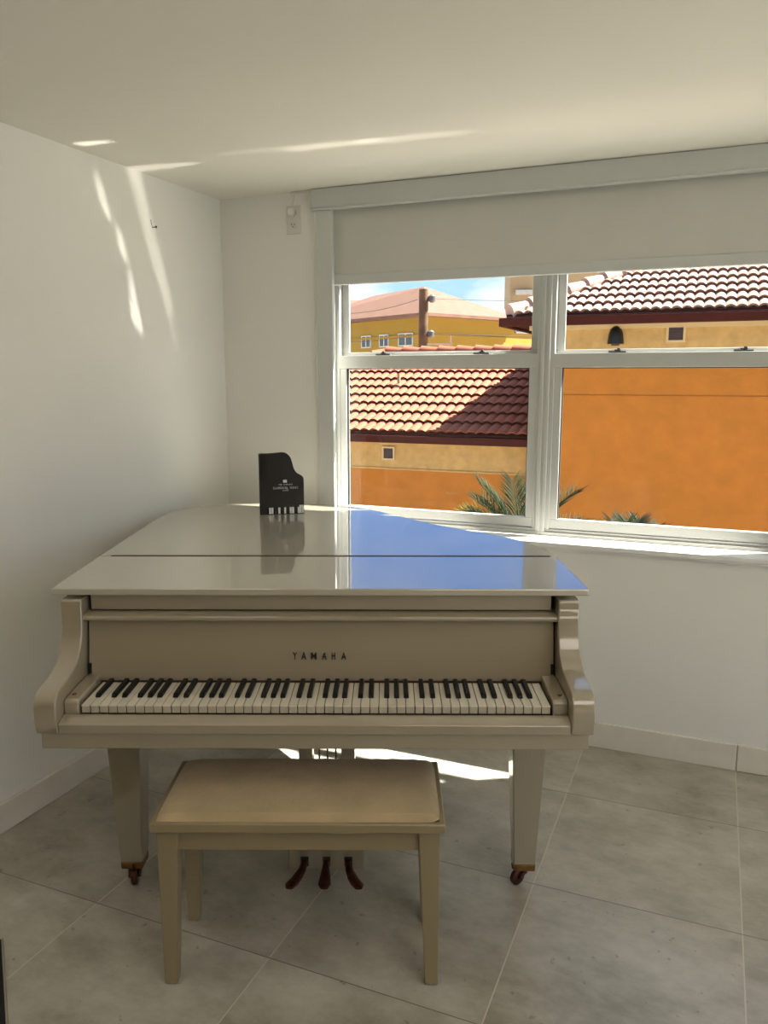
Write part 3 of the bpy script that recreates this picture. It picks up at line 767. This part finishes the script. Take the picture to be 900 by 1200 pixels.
nz = N.new('ShaderNodeTexNoise'); nz.inputs['Scale'].default_value = 7; nz.inputs['Detail'].default_value = 7; L.new(mp.outputs[0], nz.inputs['Vector'])
cl = N.new('ShaderNodeMapRange'); cl.inputs[1].default_value = .42; cl.inputs[2].default_value = .56; L.new(nz.outputs['Fac'], cl.inputs[0])
low = N.new('ShaderNodeMapRange'); low.inputs[1].default_value = .17; low.inputs[2].default_value = .13; low.inputs[3].default_value = .10; low.inputs[4].default_value = .85
L.new(sp.outputs['Z'], low.inputs[0])
mu = N.new('ShaderNodeMath'); mu.operation = 'MULTIPLY'; L.new(cl.outputs[0], mu.inputs[0]); L.new(low.outputs[0], mu.inputs[1])
mx = N.new('ShaderNodeMixRGB'); L.new(mu.outputs[0], mx.inputs[0]); L.new(rp.outputs[0], mx.inputs[1]); mx.inputs[2].default_value = (.95, .97, 1.0, 1)
L.new(mx.outputs[0], bg.inputs['Color']); bg.inputs['Strength'].default_value = 1.25

sun = bpy.data.lights.new('sun', 'SUN'); sun.energy = 30; sun.angle = math.radians(.6); sun.color = (1, .95, .86)
so = bpy.data.objects.new('sun', sun); COL.objects.link(so)
trav = W(-.69, -.393, -1.0)
so.rotation_euler = trav.to_track_quat('-Z', 'Y').to_euler(); so.location = (8, 2, 12)

def area(name, loc, direction, sx, sy, power, col=(1, .97, .92)):
    l = bpy.data.lights.new(name, 'AREA'); l.shape = 'RECTANGLE'; l.size = sx; l.size_y = sy; l.energy = power; l.color = col
    o = bpy.data.objects.new(name, l); COL.objects.link(o); o.location = loc
    o.rotation_euler = Vector(direction).to_track_quat('-Z', 'Z').to_euler(); return o
area('added_fill_light', W(1.7, .1, HC-.02), (0, 0, -1), 2.4, 2.4, 29, (1, .95, .85))  # unseen fill lamp added to brighten the room, no fixture there
area('added_fill_light', W(-1.45, .9, HC-.02), (0, 0, -1), .8, .8, 4, (1, .94, .83))  # second unseen fill, added to lift the left wall

# added lamps in place of sunlight thrown up to the ceiling and the left wall by the polished sill and the lid: thin parallel beams that start
# on those surfaces and leave in the sun's mirrored direction
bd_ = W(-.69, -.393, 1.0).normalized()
def glint_lamp(name, a, b, z, width, power):
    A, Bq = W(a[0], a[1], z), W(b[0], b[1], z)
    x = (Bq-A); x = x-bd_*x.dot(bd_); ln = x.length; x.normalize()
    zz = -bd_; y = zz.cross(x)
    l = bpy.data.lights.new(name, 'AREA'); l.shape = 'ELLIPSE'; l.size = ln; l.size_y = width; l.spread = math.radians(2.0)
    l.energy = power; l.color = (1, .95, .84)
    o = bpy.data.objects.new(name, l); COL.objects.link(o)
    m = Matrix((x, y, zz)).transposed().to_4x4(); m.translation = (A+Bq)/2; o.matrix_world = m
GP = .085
glint_lamp('added_lid_beam', (-1.935, 2.965), (-1.43, 3.085), 1.012, .055, GP)
glint_lamp('added_lid_beam', (-1.465, 3.035), (-1.315, 3.045), 1.012, .030, GP*.2)
glint_lamp('added_lid_beam', (-1.325, 2.925), (-1.08, 2.945), 1.012, .030, GP*.35)
glint_lamp('added_lid_beam', (-1.77, 3.262), (-.96, 3.305), 1.012, .075, GP*.9)
glint_lamp('added_sill_beam', (-.83, 3.310), (-.10, 3.340), .90, .060, GP*.7)
glint_lamp('added_sill_beam', (-.60, 3.322), (.22, 3.368), .90, .060, GP*.5)

# ------------------------------------------------------------------ camera
cam = bpy.data.cameras.new('camera'); co = bpy.data.objects.new('camera', cam); COL.objects.link(co)
cam.sensor_fit = 'VERTICAL'; cam.sensor_height = 36; cam.lens = 930/1200*36; cam.clip_end = 500; cam.clip_start = .05
co.location = (0, 0, 1.58); co.rotation_euler = (PI/2-math.atan(157/930), 0, 0)
SC.camera = co
SC.view_settings.view_transform = 'Standard'; SC.view_settings.look = 'None'
SC.view_settings.exposure = 0; SC.view_settings.gamma = 1; SC.view_settings.use_curve_mapping = False
SC.cycles.max_bounces = 10; SC.cycles.diffuse_bounces = 6; SC.cycles.transparent_max_bounces = 12
SC.cycles.sample_clamp_indirect = 10; SC.cycles.blur_glossy = .6
